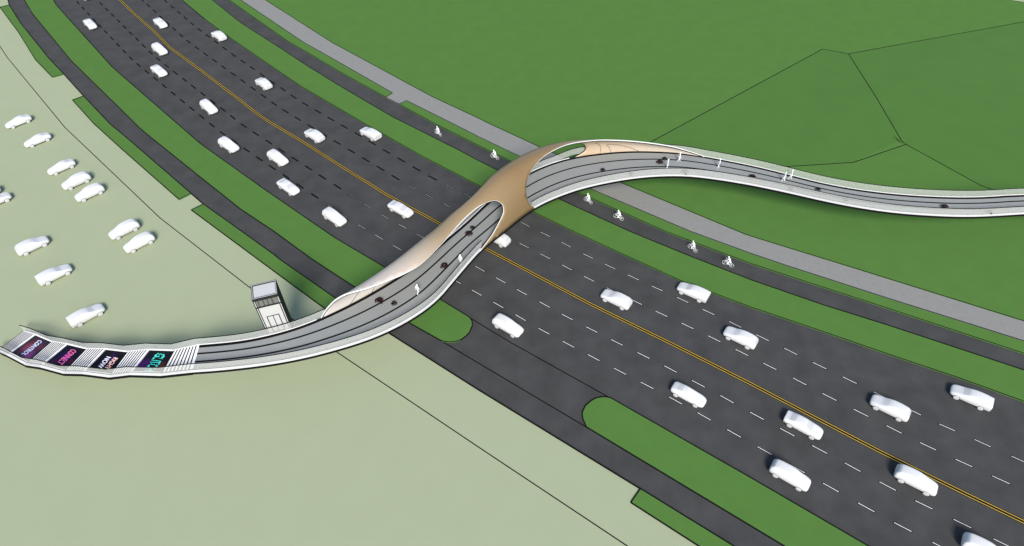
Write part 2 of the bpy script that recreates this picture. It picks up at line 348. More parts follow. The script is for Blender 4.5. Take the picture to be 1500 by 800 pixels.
# ------------------------------------------------------------------ bridge geometry
Z0 = 6.0
NPX = [(288.7, 506.7), (353, 501), (393, 493), (426.7, 484), (460, 472), (512.5, 447.5), (545, 430), (600, 396), (630, 372.5), (652.5, 352.5), (680, 330), (701, 310), (713.4, 297.5), (776.9, 253), (827.5, 233.9), (856.8, 228.3), (910, 222.6), (950, 222.2), (990, 224), (1020, 227.8), (1113, 246), (1200, 268), (1250, 277.5), (1300, 284), (1350, 288), (1410, 290), (1450, 289), (1500, 285)]
SPX = [(270.7, 546), (304, 544), (353.3, 539.3), (406.7, 532), (460, 521.2), (542.4, 496.8), (597.4, 470.7), (638.7, 441.9), (666, 410), (691, 381), (705, 365), (732, 344), (783.5, 304.2), (837, 281), (870, 272), (910, 264), (950, 259), (990, 257.5), (1020, 259), (1086.7, 268.7), (1153.3, 282.2), (1200, 293), (1250, 303), (1300, 310.5), (1350, 315), (1420, 317.5), (1500, 313.5)]
def cr(P, n):
    P = np.asarray(P, float); L = np.r_[0, np.cumsum(np.linalg.norm(np.diff(P, axis=0), axis=1))]; T = np.zeros_like(P)
    for i in range(len(P)):
        a, b = max(i - 1, 0), min(i + 1, len(P) - 1); T[i] = (P[b] - P[a]) / (L[b] - L[a])
    out = []
    for x in np.linspace(0, L[-1], n):
        i = min(max(np.searchsorted(L, x, side='right') - 1, 0), len(P) - 2); h = L[i + 1] - L[i]; u = (x - L[i]) / h
        out.append((2*u**3 - 3*u*u + 1) * P[i] + (u**3 - 2*u*u + u) * h * T[i] + (-2*u**3 + 3*u*u) * P[i + 1] + (u**3 - u*u) * h * T[i + 1])
    return np.array(out)
def sm(A, k):
    for _ in range(k): A = np.vstack([A[:1], .25 * A[:-2] + .5 * A[1:-1] + .25 * A[2:], A[-1:]])
    return A
dn = sm(cr([at(x, y, Z0)[:2] for x, y in NPX], 400), 60); dsn = sm(cr([at(x, y, Z0)[:2] for x, y in SPX], 1200), 400)
idx = np.array([np.argmin(((dsn - q) ** 2).sum(1)) for q in dn])
CC = cr(sm(.5 * (dn + dsn[idx]), 80), 400); TT = np.gradient(CC, axis=0); TT /= np.linalg.norm(TT, axis=1)[:, None]
def hit(pl, c, t):
    s = (pl - c) @ t; best = None
    for i in np.where(s[:-1] * s[1:] <= 0)[0]:
        f = s[i] / (s[i] - s[i + 1] + 1e-12); p = pl[i] + f * (pl[i + 1] - pl[i]); d = np.linalg.norm(p - c)
        if best is None or d < best[0]: best = (d, p)
    return best
PN, PS = [], []
for i in range(len(CC)):
    a, b = hit(dn, CC[i], TT[i]), hit(dsn, CC[i], TT[i])
    if a and b and a[0] < 8 and b[0] < 8: PN.append(a[1]); PS.append(b[1])
PN, PS = np.array(PN), np.array(PS)
SL = np.r_[0, np.cumsum(np.linalg.norm(np.diff(.5 * (PN + PS), axis=0), axis=1))]
SMAX = SL[-1]
# beyond the frame the deck runs on and comes down to the lawn
t_end = (.5 * (PN[-1] + PS[-1]) - .5 * (PN[-25] + PS[-25])); t_end /= np.linalg.norm(t_end)
ext_n = [PN[-1] + t_end * k for k in (4, 10, 20, 35, 50, 60)]; ext_s = [PS[-1] + t_end * k for k in (4, 10, 20, 35, 50, 60)]
XN, XS = np.vstack([PN, ext_n]), np.vstack([PS, ext_s]); XL = np.r_[SL, SMAX + np.array((4, 10, 20, 35, 50, 60))]
def zdeck(s): return Z0 if s <= SMAX + 4 else Z0 + (.35 - Z0) * min(1, (s - SMAX - 4) / 56)
def side(s, f, z=0.0, o=0.0):
    """deck point at station s; f=0 north edge .. 1 south edge; o = metres towards south"""
    n = Vector((np.interp(s, XL, XN[:, 0]), np.interp(s, XL, XN[:, 1]), 0)); q = Vector((np.interp(s, XL, XS[:, 0]), np.interp(s, XL, XS[:, 1]), 0))
    d = (q - n).normalized(); p = n + (q - n) * f + d * o; p.z = zdeck(s) + z
    return p
def srange(a, b, st=.8):
    n = max(2, int(math.ceil((b - a) / st)) + 1); return [a + (b - a) * k / (n - 1) for k in range(n)]
SEND = SMAX + 60

bridge = thing('footbridge', 'long curving grey footbridge with glass sides, white edge and twisted tan canopy over the road', 'footbridge', tuple(side(45, .5, -6)))
BO = Vector(bridge.location)
def bpart(name, bm, m, parent=None, smooth=False):
    for v in bm.verts: v.co -= BO
    return obj(name, bm, m, parent or bridge, smooth)
# deck: walking slab with tapered belly
bm = bmesh.new(); V = []
for s in srange(0, SEND, .6):
    V.append([bm.verts.new(p) for p in (side(s, 0, 0, -.12), side(s, 1, 0), side(s, 1, -.16, -.02), side(s, .8, -.55), side(s, .2, -.55), side(s, 0, -.16, -.10))])
for a, b in zip(V[:-1], V[1:]):
    for k in range(6): bm.faces.new((a[k], a[(k + 1) % 6], b[(k + 1) % 6], b[k]))
bm.faces.new(V[0]); bm.faces.new(V[-1])
bpart('deck', bm, M['deck'])
def along(name, s0, s1, f, w, z0, z1, m, o=0.0):
    bm = bmesh.new(); ribbon(bm, [side(s, f, 0, o) for s in srange(s0, s1, .6)], w, z0, z1); return bpart(name, bm, m)
along('drain_channel', 0, SEND, 0, .42, -.01, .02, M['black'], .12)
along('lane_line', 0, SEND, .31, .25, -.01, .012, M['black'])
along('lane_line', 0, SEND, .615, .25, -.01, .012, M['black'])
along('edge_cap', 0, SEND, 1, .26, -.12, .13, M['cap'], -.11)
along('edge_dark_trim', 0, SEND, 1, .10, -.34, -.02, M['black'], .06)  # black outline strip below the white cap
along('inner_trim', 0, SEND, 1, .07, -.01, .05, M['black'], -.40)
along('inner_trim', 0, SEND, 1, .05, -.01, .03, M['black'], -.60)
along('north_trim', 0, 15.5, 0, .09, -.05, .08, M['tread'], -.16)
along('north_trim', 38.5, 65, 0, .09, -.05, .08, M['tread'], -.16)
along('north_trim', 84, SEND, 0, .07, -.05, .08, M['tread'], -.14)
GH = 1.32
def glass_run(pl, zb=None):
    bm = bmesh.new(); ribbon(bm, pl, .03, .06, GH)
    if zb:                                     # lower edge climbs over the canopy window sill
        for i, v in enumerate(bm.verts):
            if i % 4 in (0, 3): v.co.z += zb[i // 4]
    g = bpart('glass_panel', bm, M['glass'])
    bm = bmesh.new(); ribbon(bm, pl, .11, GH, GH + .05); h = bpart('handrail', bm, M['black'])
    return g
for s0, s1, f, o in ((0, 16.9, 0, -.16), (0, 41.2, 1, -.30), (52.8, SEND, 1, -.30)):
    glass_run([side(s, f, 0, o) for s in srange(s0, s1, .8)])
glass_run([side(s, 0, 0, -.16 - .62 * max(0, min(1, (s - 62.5) / 3.5))) for s in srange(38.5, 68.2, .6)])
glass_run([side(s, 0, 0, -.16 - .24 * max(0, min(1, (86 - s) / 4))) for s in srange(79.2, SEND, .8)])
# lift landing
bm = bmesh.new(); slab(bm, [side(7.3, 0, -.01, -.13), side(11.2, 0, -.01, -.13), side(11.0, 0, -.01, -.62), side(7.6, 0, -.01, -.62)], 5.75)
bpart('lift_threshold', bm, M['deck'])

# ---- canopy: an elliptical tube round the deck, cut open by two long mouths
KS = np.array([14, 20, 26, 32, 38, 44, 50, 56, 62, 68, 74, 80, 86.])
BK = np.array([3.65, 4.32, 5.08, 5.65, 5.39, 5.85, 6.53, 6.45, 5.92, 4.79, 3.74, 2.7, 1.65])
def bspl(s):
    x = min(max((s - KS[0]) / 6.0, 0), len(KS) - 1 - 1e-9); i = int(x); u = x - i
    g = lambda j: BK[min(max(j, 0), len(KS) - 1)]
    p0, p1, p2, p3 = g(i - 1), g(i), g(i + 1), g(i + 2)
    return .5 * ((2 * p1) + (-p0 + p2) * u + (2 * p0 - 5 * p1 + 4 * p2 - p3) * u ** 2 + (-p0 + 3 * p1 - 3 * p2 + p3) * u ** 3)
def shell_pt(s, phi, out=0.0):
    n = side(s, 0); q = side(s, 1); d = (n - q); w = d.length; d.normalize()
    bu = float(np.interp(s, [14, 22, 40, 55, 70, 86], [.0, .5, .9, .9, .5, .0])); a = (w + bu) / 2 + out; b = bspl(s) + out
    c = q + d * (w + bu) / 2; ph = R(phi)
    p = c + d * a * math.cos(ph); p.z = Z0 + b * math.sin(ph)
    return p
RIM1 = [(16, -6), (17, 13), (18, 28), (19, 44), (20.2, 58), (21.3, 72), (22.5, 82), (23.8, 88.5), (25.8, 96.5), (27.6, 103.5), (30.2, 110.5), (33.2, 111), (35.3, 109), (38.2, 106), (40.7, 105.5), (43, 107.5), (44.5, 112.5), (45.7, 120), (46.3, 128), (46.65, 137), (46.5, 146), (46, 152), (45, 158.5), (43.3, 169.5), (41.8, 175.5), (40.2, 181)]
RIM2 = [(53.3, 181), (52, 166), (51.65, 150), (52.25, 136), (53.7, 122), (55.7, 111), (57.8, 102.5), (60.4, 94.5), (62.5, 88), (64.5, 82), (66.5, 75.5), (69, 64), (71.5, 55.5), (74.7, 52.5), (78, 49.5), (80.7, 40), (83, 24), (85.2, 8), (86, -4)]
HOLE1 = [(39.9, -11), (39.4, 0), (39.3, 20), (39.8, 45), (41.5, 62), (44, 68), (47, 64), (49.5, 55), (50.8, 35), (51, 10), (50.4, -11)]
HOLE2 = [(65.1, -6), (65.9, -4), (66.7, 0), (67.35, 6), (67.6, 12), (67.4, 21), (67.0, 29), (66.2, 36), (64.8, 39), (63, 39.5), (60, 37), (57.5, 30), (56.3, 18), (56.2, 0), (57, -6)]
KX = 12.0
def dens(P, closed, n=6):
    P = [np.array((s, p / KX)) for s, p in P]; out = []; N = len(P)
    for i in range(N if closed else N - 1):
        g = (lambda j: P[j % N]) if closed else (lambda j: P[min(max(j, 0), N - 1)])
        p0, p1, p2, p3 = g(i - 1), g(i), g(i + 1), g(i + 2)
        for k in range(n):
            u = k / n; out.append(.5 * ((2 * p1) + (-p0 + p2) * u + (2 * p0 - 5 * p1 + 4 * p2 - p3) * u ** 2 + (-p0 + 3 * p1 - 3 * p2 + p3) * u ** 3))
    if not closed: out.append(P[-1])
    return out
r1, r2 = dens(RIM1, False), dens(RIM2, False); h1, h2 = dens(HOLE1, True, 4), dens(HOLE2, True, 4)
south = [np.array((s, 181 / KX)) for s in srange(r1[-1][0], r2[0][0], .5)][1:-1]
floor_ = [np.array((s, -14 / KX)) for s in srange(86, 16, -.6)] if False else [np.array((86 - (70) * k / 110, -14 / KX)) for k in range(111)]
outer = r1 + south + r2 + floor_
def inside(pt, poly):
    c = False; x, y = pt; n = len(poly)
    for i in range(n):
        x1, y1 = poly[i]; x2, y2 = poly[i - 1]
        if (y1 > y) != (y2 > y) and x < (x2 - x1) * (y - y1) / (y2 - y1) + x1: c = not c
    return c
pts, edges = [], []
for loop in (outer, h1, h2):
    b = len(pts); pts += [Vector((p[0], p[1])) for p in loop]; edges += [(b + i, b + (i + 1) % len(loop)) for i in range(len(loop))]
bnd = np.array([(p.x, p.y) for p in pts])
for gx in np.arange(16.3, 86, .55):
    for gy in np.arange(-13 / KX, 181 / KX, .5):
        g = np.array((gx + random.uniform(-.02, .02), gy))
        if inside(g, outer) and not inside(g, h1) and not inside(g, h2) and np.min(np.linalg.norm(bnd - g, axis=1)) > .28: pts.append(Vector(g))
res = delaunay_2d_cdt(pts, edges, [], 0, 1e-5)
bm = bmesh.new(); uvl = bm.loops.layers.uv.new('along')
vv = [bm.verts.new(shell_pt(p.x, p.y * KX) - BO) for p in res[0]]
for f in res[2]:
    c = sum((np.array(res[0][k]) for k in f), np.zeros(2)) / len(f)
    if inside(c, outer) and not inside(c, h1) and not inside(c, h2):
        try: fc = bm.faces.new([vv[k] for k in f])
        except ValueError: continue
        for lp, k in zip(fc.loops, f): lp[uvl].uv = (res[0][k].x / 100, res[0][k].y / 20)
for v in [v for v in bm.verts if not v.link_faces]: bm.verts.remove(v)
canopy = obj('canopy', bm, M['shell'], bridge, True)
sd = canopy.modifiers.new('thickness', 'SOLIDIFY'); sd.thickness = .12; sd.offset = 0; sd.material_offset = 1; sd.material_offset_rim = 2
canopy.data.materials.append(M['inner_bright']); canopy.data.materials.append(M['cap'])
def on_shell(loop, r, m, name, closed=False, out=0.0, parent=None):
    bm = bmesh.new(); tube(bm, [shell_pt(p[0], p[1] * KX, out) - BO for p in loop], .1, 8, closed, radii=[r(p) if callable(r) else r for p in loop]); return obj(name, bm, m, parent or canopy, True)
on_shell(r1[:-1], lambda p: .13 if p[1] * KX < 100 else max(.045, .13 - .085 * (p[1] * KX - 100) / 12), M['cap'], 'canopy_lip')
on_shell(r2[1:], lambda p: float(np.interp(p[0], [50, 57, 64, 72, 86], [.045, .05, .085, .11, .10])), M['cap'], 'canopy_lip')
on_shell(r1[:-1], .06, M['black'], 'lip_dark_line', out=-.13); on_shell(r2[1:], .065, M['black'], 'lip_dark_line', out=-.13)  # black outline running beside the lip
on_shell(south, .10, M['cap'], 'canopy_lip')
on_shell(h1, .07, M['black'], 'window_edge', True); on_shell(h2, .075, M['black'], 'window_edge', True)
for seam in ([(22.6, 16), (21.6, 5), (20.5, -5)], [(25.6, 9), (25.0, 1), (24.4, -6)], [(68.75, 33), (69.4, 28), (69.9, 16), (70.0, 6), (70.0, -3)], [(71.75, -4), (71.5, 6), (71.25, 14), (70.75, 24), (71.5, 25), (72.6, 22), (74.25, 13), (75.25, 5), (76, -2)]):
    bmS = bmesh.new(); tube(bmS, [shell_pt(p[0], p[1] * KX, -.075) - BO for p in dens(seam, False, 5)], .03, 6); obj('panel_seam', bmS, M['black'], canopy)

# ---- stair: five flights, four landings with printed posters
NST = [(34.5, 486, 0), (51, 491, 1), (75.5, 501.5, 1), (98, 505, 2), (126.7, 511.9, 2), (153.9, 512.3, 3), (187, 516.2, 3), (218, 513.2, 4), (255.2, 514.5, 4), (288.4, 507.0, 5)]
SST = [(0, 512.5, 0), (13.5, 518.5, 1), (40, 532.5, 1), (61, 535.5, 2), (95, 544.6, 2), (122.8, 545.1, 3), (161.7, 550, 3), (191.7, 546.4, 4), (236.4, 547.7, 4), (271.2, 542.6, 5)]
RISE = 1.2
nst = [at(x, y, k * RISE) for x, y, k in NST]; sst = [at(x, y, k * RISE) for x, y, k in SST]
nst[-1] = side(0, 0, 0, -.05); sst[-1] = side(0, 1, 0, -.28)
POSTERS = [
    ('poster_magenta', (.012, .012, .02), [(.35, .62, .42, (.10, .022, .028)), (.55, .72, .34, (.15, .03, .06)), (.72, .3, .34, (.15, .03, .15)), (.3, .22, .3, (.06, .015, .035))]),
    ('poster_violet', (.002, .002, .008), [(.5, .65, .45, (.007, .002, .04)), (.6, .3, .3, (.008, .003, .025)), (.72, .8, .2, (.03, .004, .03)), (.6, .12, .16, (.05, .004, .02))]),
    ('poster_black', (.002, .002, .004), [(.25, .50, .22, (.018, .004, .05)), (.80, .30, .25, (.002, .03, .016)), (.85, .6, .2, (.002, .025, .02))]),
    ('poster_green', (.003, .003, .008), [(.62, .85, .34, (.04, .006, .09)), (.72, .15, .32, (.08, .015, .010)), (.25, .45, .3, (.003, .012, .008))])]
WORDS = [[('CONTROL', .72, .46, .50, (.62, .85, .92), .72)], [('CONNECT', .95, .45, .52, (.62, .06, .42), .64)], [('RIGHT', .66, .52, .69, (.85, .70, .66), .50), ('NOW', .70, .51, .40, (.82, .78, .84), .48)], [('GLITCH', 1.35, .52, .54, (.05, .60, .36), .76)]]
def text_mesh(body, font_mat):
    cu = bpy.data.curves.new('lettering', 'FONT'); cu.body = body; cu.align_x = 'CENTER'; cu.align_y = 'CENTER'; cu.size = 1; cu.extrude = .004; cu.offset = .012
    t = bpy.data.objects.new('lettering_source', cu); COL.objects.link(t)
    bpy.context.view_layer.update()
    me = bpy.data.meshes.new_from_object(t.evaluated_get(bpy.context.evaluated_depsgraph_get()))
    bpy.data.objects.remove(t); bpy.data.curves.remove(cu)
    return me
for k in range(5):
    a, b, c, d = nst[2 * k], nst[2 * k + 1], sst[2 * k + 1], sst[2 * k]        # flight: low north, high north, high south, low south
    bm = bmesh.new(); NS = 8; z0, z1 = RISE * k, RISE * (k + 1)
    for i in range(NS):
        f0, f1 = i / NS, (i + 1) / NS; zt = z0 + (z1 - z0) * (i + 1) / NS
        p = [a.lerp(b, f0), a.lerp(b, f1), d.lerp(c, f1), d.lerp(c, f0)]; p = [Vector((q.x, q.y, zt)) for q in p]
        if i < NS - 1: slab(bm, p, max(.0, zt - .5))
        else: slab(bm, p, max(.0, zt - .5))
    fl = bpart('stair_flight', bm, M['tread'])
    bm = bmesh.new()
    for i in range(NS):
        f0, f1 = i / NS, (i + .30) / NS; zt = z0 + (z1 - z0) * (i + 1) / NS + .008
        p = [a.lerp(b, f0), a.lerp(b, f1), d.lerp(c, f1), d.lerp(c, f0)]; slab(bm, [Vector((q.x, q.y, zt)) for q in p], zt - .02)
    bpart('nosing_strip', bm, M['black'], fl)
    if k < 4:
        a, b, c, d = nst[2 * k + 1], nst[2 * k + 2], sst[2 * k + 2], sst[2 * k + 1]; zt = RISE * (k + 1)
        Q = [Vector((q.x, q.y, zt)) for q in (a, b, c, d)]
        bm = bmesh.new(); slab(bm, Q, zt - .3); ld = bpart('stair_landing', bm, M['navy'])
        cen = sum(Q, Vector()) / 4
        nm, base, spots = POSTERS[k]
        bm = bmesh.new(); ul = bm.loops.layers.uv.new('sheet')
        P4 = [Q[0].lerp(Q[1], .04), Q[0].lerp(Q[1], .97), Q[3].lerp(Q[2], .97), Q[3].lerp(Q[2], .04)]
        vs = [bm.verts.new(q + Vector((0, 0, .006)) - BO) for q in P4]; f = bm.faces.new(vs)
        for lp, uvp in zip(f.loops, ((0, 1), (0, 0), (1, 0), (1, 1))): lp[ul].uv = uvp    # u: north to south, v: up = downhill
        if f.normal.z < 0: f.normal_flip()
        ps = obj('floor_poster', bm, poster_mat(nm, base, spots), bridge); ps['label'] = ['crimson floor poster', 'violet floor poster', 'black floor poster', 'green lettered floor poster'][k]
        for body, size, u, v, col, wfrac in WORDS[k]:
            me = text_mesh(body, None)
            xs = [q.co.x for q in me.vertices]; wd = max(xs) - min(xs); hs = [q.co.y for q in me.vertices]; ht = max(hs) - min(hs)
            o = (Q[0].lerp(Q[1], v)).lerp(Q[3].lerp(Q[2], v), u) + Vector((0, 0, .018))
            ex = ((Q[3] + Q[2]) - (Q[0] + Q[1])).normalized(); L = ((Q[3] + Q[2]) - (Q[0] + Q[1])).length / 2
            ey = Vector((0, 0, 1)).cross(ex)
            if body == 'GLITCH':                                   # sliced, shifted lettering
                for q in me.vertices: q.co.x += .10 * math.sin(7 * q.co.y) * (1 if int(q.co.y * 9) % 2 else -1)
            kx = wfrac * L / wd; ky = size / ht
            for q in me.vertices: q.co = o + ex * (q.co.x * kx) + ey * (q.co.y * ky) + Vector((0, 0, q.co.z)) - BO
            link('lettering', me, mat('lettering_' + body.lower(), col, .5, .0, 1.6, col2=tuple({'CONTROL': (.40, .45, .9), 'CONNECT': (.8, .20, .25), 'RIGHT': (.9, .30, .28), 'NOW': (.75, .75, .95), 'GLITCH': (.03, .55, .55)}[body])), ps)
def zig(P, o):
    out = []
    for i, (a, b) in enumerate(zip(nst, sst)):
        d = (b - a); d.z = 0; d.normalize(); p = (a if P == 'n' else b) + d * o; out.append(Vector((p.x, p.y, RISE * ((i + 1) // 2))))
    return out
bm = bmesh.new(); ribbon(bm, zig('s', .15), .26, -.30, .14); bpart('edge_cap', bm, M['cap'])
bm = bmesh.new(); ribbon(bm, zig('s', .36), .08, -.42, -.02); bpart('edge_dark_trim', bm, M['black'])  # black outline strip below the stair cap
bm = bmesh.new(); ribbon(bm, zig('s', -.04), .06, -.1, .16); bpart('inner_trim', bm, M['black'])
bm = bmesh.new(); ribbon(bm, zig('s', -.16), .12, -.1, .10); bpart('stair_stringer', bm, M['tread'])
bm = bmesh.new(); ribbon(bm, zig('n', -.10), .16, -.30, .12); bpart('stair_stringer', bm, M['tread'])
bm = bmesh.new(); ribbon(bm, zig('n', -.19), .05, -.30, .13); bpart('inner_trim', bm, M['black'])
glass_run(zig('n', -.14)); glass_run(zig('s', -.02))

# ------------------------------------------------------------------ lift tower
zr = 12.7
c4 = [at(360 + a / 8.89, 400 + b / 8.89, zr) for a, b in ((86, 349), (411, 272), (396, 88), (75, 165))]
ux = (c4[1] - c4[0]); ux.z = 0; ux.normalize(); uy = Vector((-ux.y, ux.x, 0)); TW, TD = 2.95, 2.45
tower = thing('lift_tower', 'small white lift tower with dark louvred side standing beside the footbridge', 'lift tower', (c4[0].x, c4[0].y, 0), math.atan2(ux.y, ux.x))
def tp(name, boxes, m, parent=None):
    bm = bmesh.new()
    for (x0, x1, y0, y1, z0, z1) in boxes: box(bm, x1 - x0, y1 - y0, z1 - z0, ((x0 + x1) / 2, (y0 + y1) / 2, (z0 + z1) / 2))
    return obj(name, bm, m, parent or tower)
tp('wall', [(.06, TW - .06, .06, TD - .06, 0, 11.1)], M['towerwall'])
tp('window', [(.10, TW - .10, .06, TD - .06, 11.1, 12.40)], M['towerglass'])
tp('window_frame', [(.0, TW, -.01, .05, 10.94, 11.16), (.0, TW, -.01, .05, 12.24, 12.45)] + [(x - .035, x + .035, .02, .07, 11.1, 12.4) for x in (.14, .46, 1.05, 1.55, 2.1, TW - .14)], M['towerdark'])
rf = tp('roof', [(.16, TW - .16, .16, TD - .16, 12.40, 12.62)], M['towerwall'])
tp('parapet', [(-.06, TW + .06, -.06, .09, 12.46, 12.72), (-.06, TW + .06, TD - .09, TD + .06, 12.46, 12.72), (-.06, .09, .09, TD - .09, 12.46, 12.72), (TW - .09, TW + .06, .09, TD - .09, 12.46, 12.72)], M['towerdark'], rf)
tp('parapet_trim', [(.03, TW - .03, .03, .075, 12.72, 12.74), (.03, TW - .03, TD - .075, TD - .03, 12.72, 12.74), (.03, .075, .075, TD - .075, 12.72, 12.74), (TW - .075, TW - .03, .075, TD - .075, 12.72, 12.74)], M['cap'], rf)
tp('parapet_gap', [(.09, TW - .09, .09, .22, 12.5, 12.70), (.09, TW - .09, TD - .20, TD - .09, 12.5, 12.70), (.09, .15, .15, TD - .15, 12.5, 12.66), (TW - .15, TW - .09, .15, TD - .15, 12.5, 12.66)], M['towerdark'], rf)
tp('corner_post', [(.03, .10, 0, .10, 0, 12.46)], M['cap'])
tp('corner_post', [(TW - .10, TW - .03, 0, .10, 0, 12.46)], M['cap'])
tp('corner_joint', [(.10, .21, .02, .058, 0, 11.0), (TW - .24, TW - .10, .02, .058, 0, 11.0), (-.09, .03, -.01, .08, 0, 12.7), (TW, TW + .06, -.02, TD, 0, 12.7)], M['towerdark'])
tp('corner_post', [(0, .13, TD - .13, TD, 0, 12.46)], M['towerdark']); tp('corner_post', [(TW - .13, TW, TD - .13, TD, 0, 12.46)], M['towerdark'])
tp('louvre_panel', [(TW - .06, TW - .02, .14, TD - .14, .1, 12.3)], M['towerdark'])
tp('louvre_slat', [(TW - .02, TW + .04, .14, TD - .14, z, z + .10) for z in np.arange(.4, 12.3, .42)] + [(TW - .02, TW + .05, y, y + .05, .1, 12.4) for y in (.5, .95, 1.4, 1.85)], M['slat'])
dr = tp('door', [(.80, 1.43, .035, .058, 6.05, 9.0), (1.52, 2.12, .035, .058, 6.05, 9.0)], M['towerwall'])
tp('door_frame', [(.69, .79, .02, .058, 6.0, 9.12), (2.13, 2.22, .02, .058, 6.0, 9.12), (.79, 2.13, .02, .058, 9.02, 9.12), (1.43, 1.52, .025, .058, 6.0, 9.02), (.79, 2.13, .02, .058, 5.97, 6.05)], M['towerdark'], dr)

# ------------------------------------------------------------------ cars
def eval_mesh(o):
    bpy.context.view_layer.update()
    return bpy.data.meshes.new_from_object(o.evaluated_get(bpy.context.evaluated_depsgraph_get()))
# station: x, z of sill, z of shoulder, z of top, half width sill / shoulder / top, window flag ('' body, 'w' windscreen, 'r' rear window)
CARS = {
 'hatch': dict(st=[(-2.28, .42, .78, .98, .62, .66, .52, ''), (-2.22, .30, .84, 1.22, .80, .86, .66, 'r'), (-1.95, .24, .92, 1.60, .86, .92, .64, ''), (-1.2, .22, .96, 1.72, .88, .94, .66, ''), (-.3, .22, .96, 1.73, .88, .94, .67, ''), (.35, .22, .96, 1.62, .88, .94, .66, 'w'), (1.05, .22, .95, 1.15, .88, .94, .74, ''), (1.7, .24, .88, 1.03, .87, .92, .72, ''), (2.15, .28, .74, .88, .80, .84, .66, ''), (2.34, .38, .60, .70, .62, .66, .54, '')], wx=(-1.36, 1.40), r=.35),
 'sedan': dict(st=[(-2.32, .45, .80, .96, .74, .78, .66, ''), (-2.24, .30, .86, 1.04, .82, .88, .70, ''), (-1.75, .24, .90, 1.10, .86, .92, .70, 'r'), (-1.05, .22, .93, 1.42, .88, .93, .62, ''), (-.3, .22, .94, 1.47, .88, .93, .62, ''), (.25, .22, .94, 1.42, .88, .93, .62, 'w'), (1.05, .22, .90, 1.06, .88, .93, .70, ''), (1.75, .24, .82, .95, .86, .90, .70, ''), (2.2, .28, .68, .80, .76, .80, .62, ''), (2.38, .36, .54, .62, .56, .60, .48, '')], wx=(-1.38, 1.42), r=.34),
 'coupe': dict(st=[(-2.2, .42, .72, .86, .58, .62, .50, ''), (-2.08, .30, .82, 1.02, .78, .84, .62, ''), (-1.5, .24, .88, 1.24, .86, .92, .60, 'r'), (-.75, .20, .88, 1.42, .87, .92, .58, ''), (-.2, .20, .86, 1.44, .87, .91, .58, ''), (.35, .20, .86, 1.30, .87, .91, .58, 'w'), (1.0, .20, .82, .98, .87, .91, .68, ''), (1.7, .22, .74, .86, .86, .89, .70, ''), (2.2, .26, .60, .70, .74, .78, .60, ''), (2.42, .32, .46, .52, .50, .54, .42, '')], wx=(-1.30, 1.42), r=.34),
 'van': dict(st=[(-2.36, .62, 1.00, 1.30, .90, .92, .82, ''), (-2.34, .34, 1.02, 1.36, .90, .93, .80, ''), (-1.8, .24, 1.06, 1.52, .88, .94, .76, ''), (-1.0, .22, 1.04, 1.64, .88, .94, .70, ''), (-.2, .22, 1.0, 1.62, .88, .94, .66, ''), (.3, .22, .98, 1.50, .88, .94, .64, 'w'), (1.05, .22, .92, 1.14, .88, .94, .70, ''), (1.75, .24, .82, .96, .86, .91, .68, ''), (2.15, .28, .70, .80, .78, .82, .62, ''), (2.32, .38, .56, .64, .60, .64, .52, '')], wx=(-1.40, 1.42), r=.35)}
def car_section(x, zs, zm, zt, ws, wm, wt):
    half = [(ws * .80, zs), (ws, zs + .09), (wm * 1.0, zs + (zm - zs) * .55), (wm, zm), (wt + (wm - wt) * .35, zm + (zt - zm) * .55), (wt, zt - .04 * (zt > 1)), (wt * .55, zt)]
    return [Vector((x, -y, z)) for y, z in half][::1] + [Vector((x, y, z)) for y, z in half[::-1]]
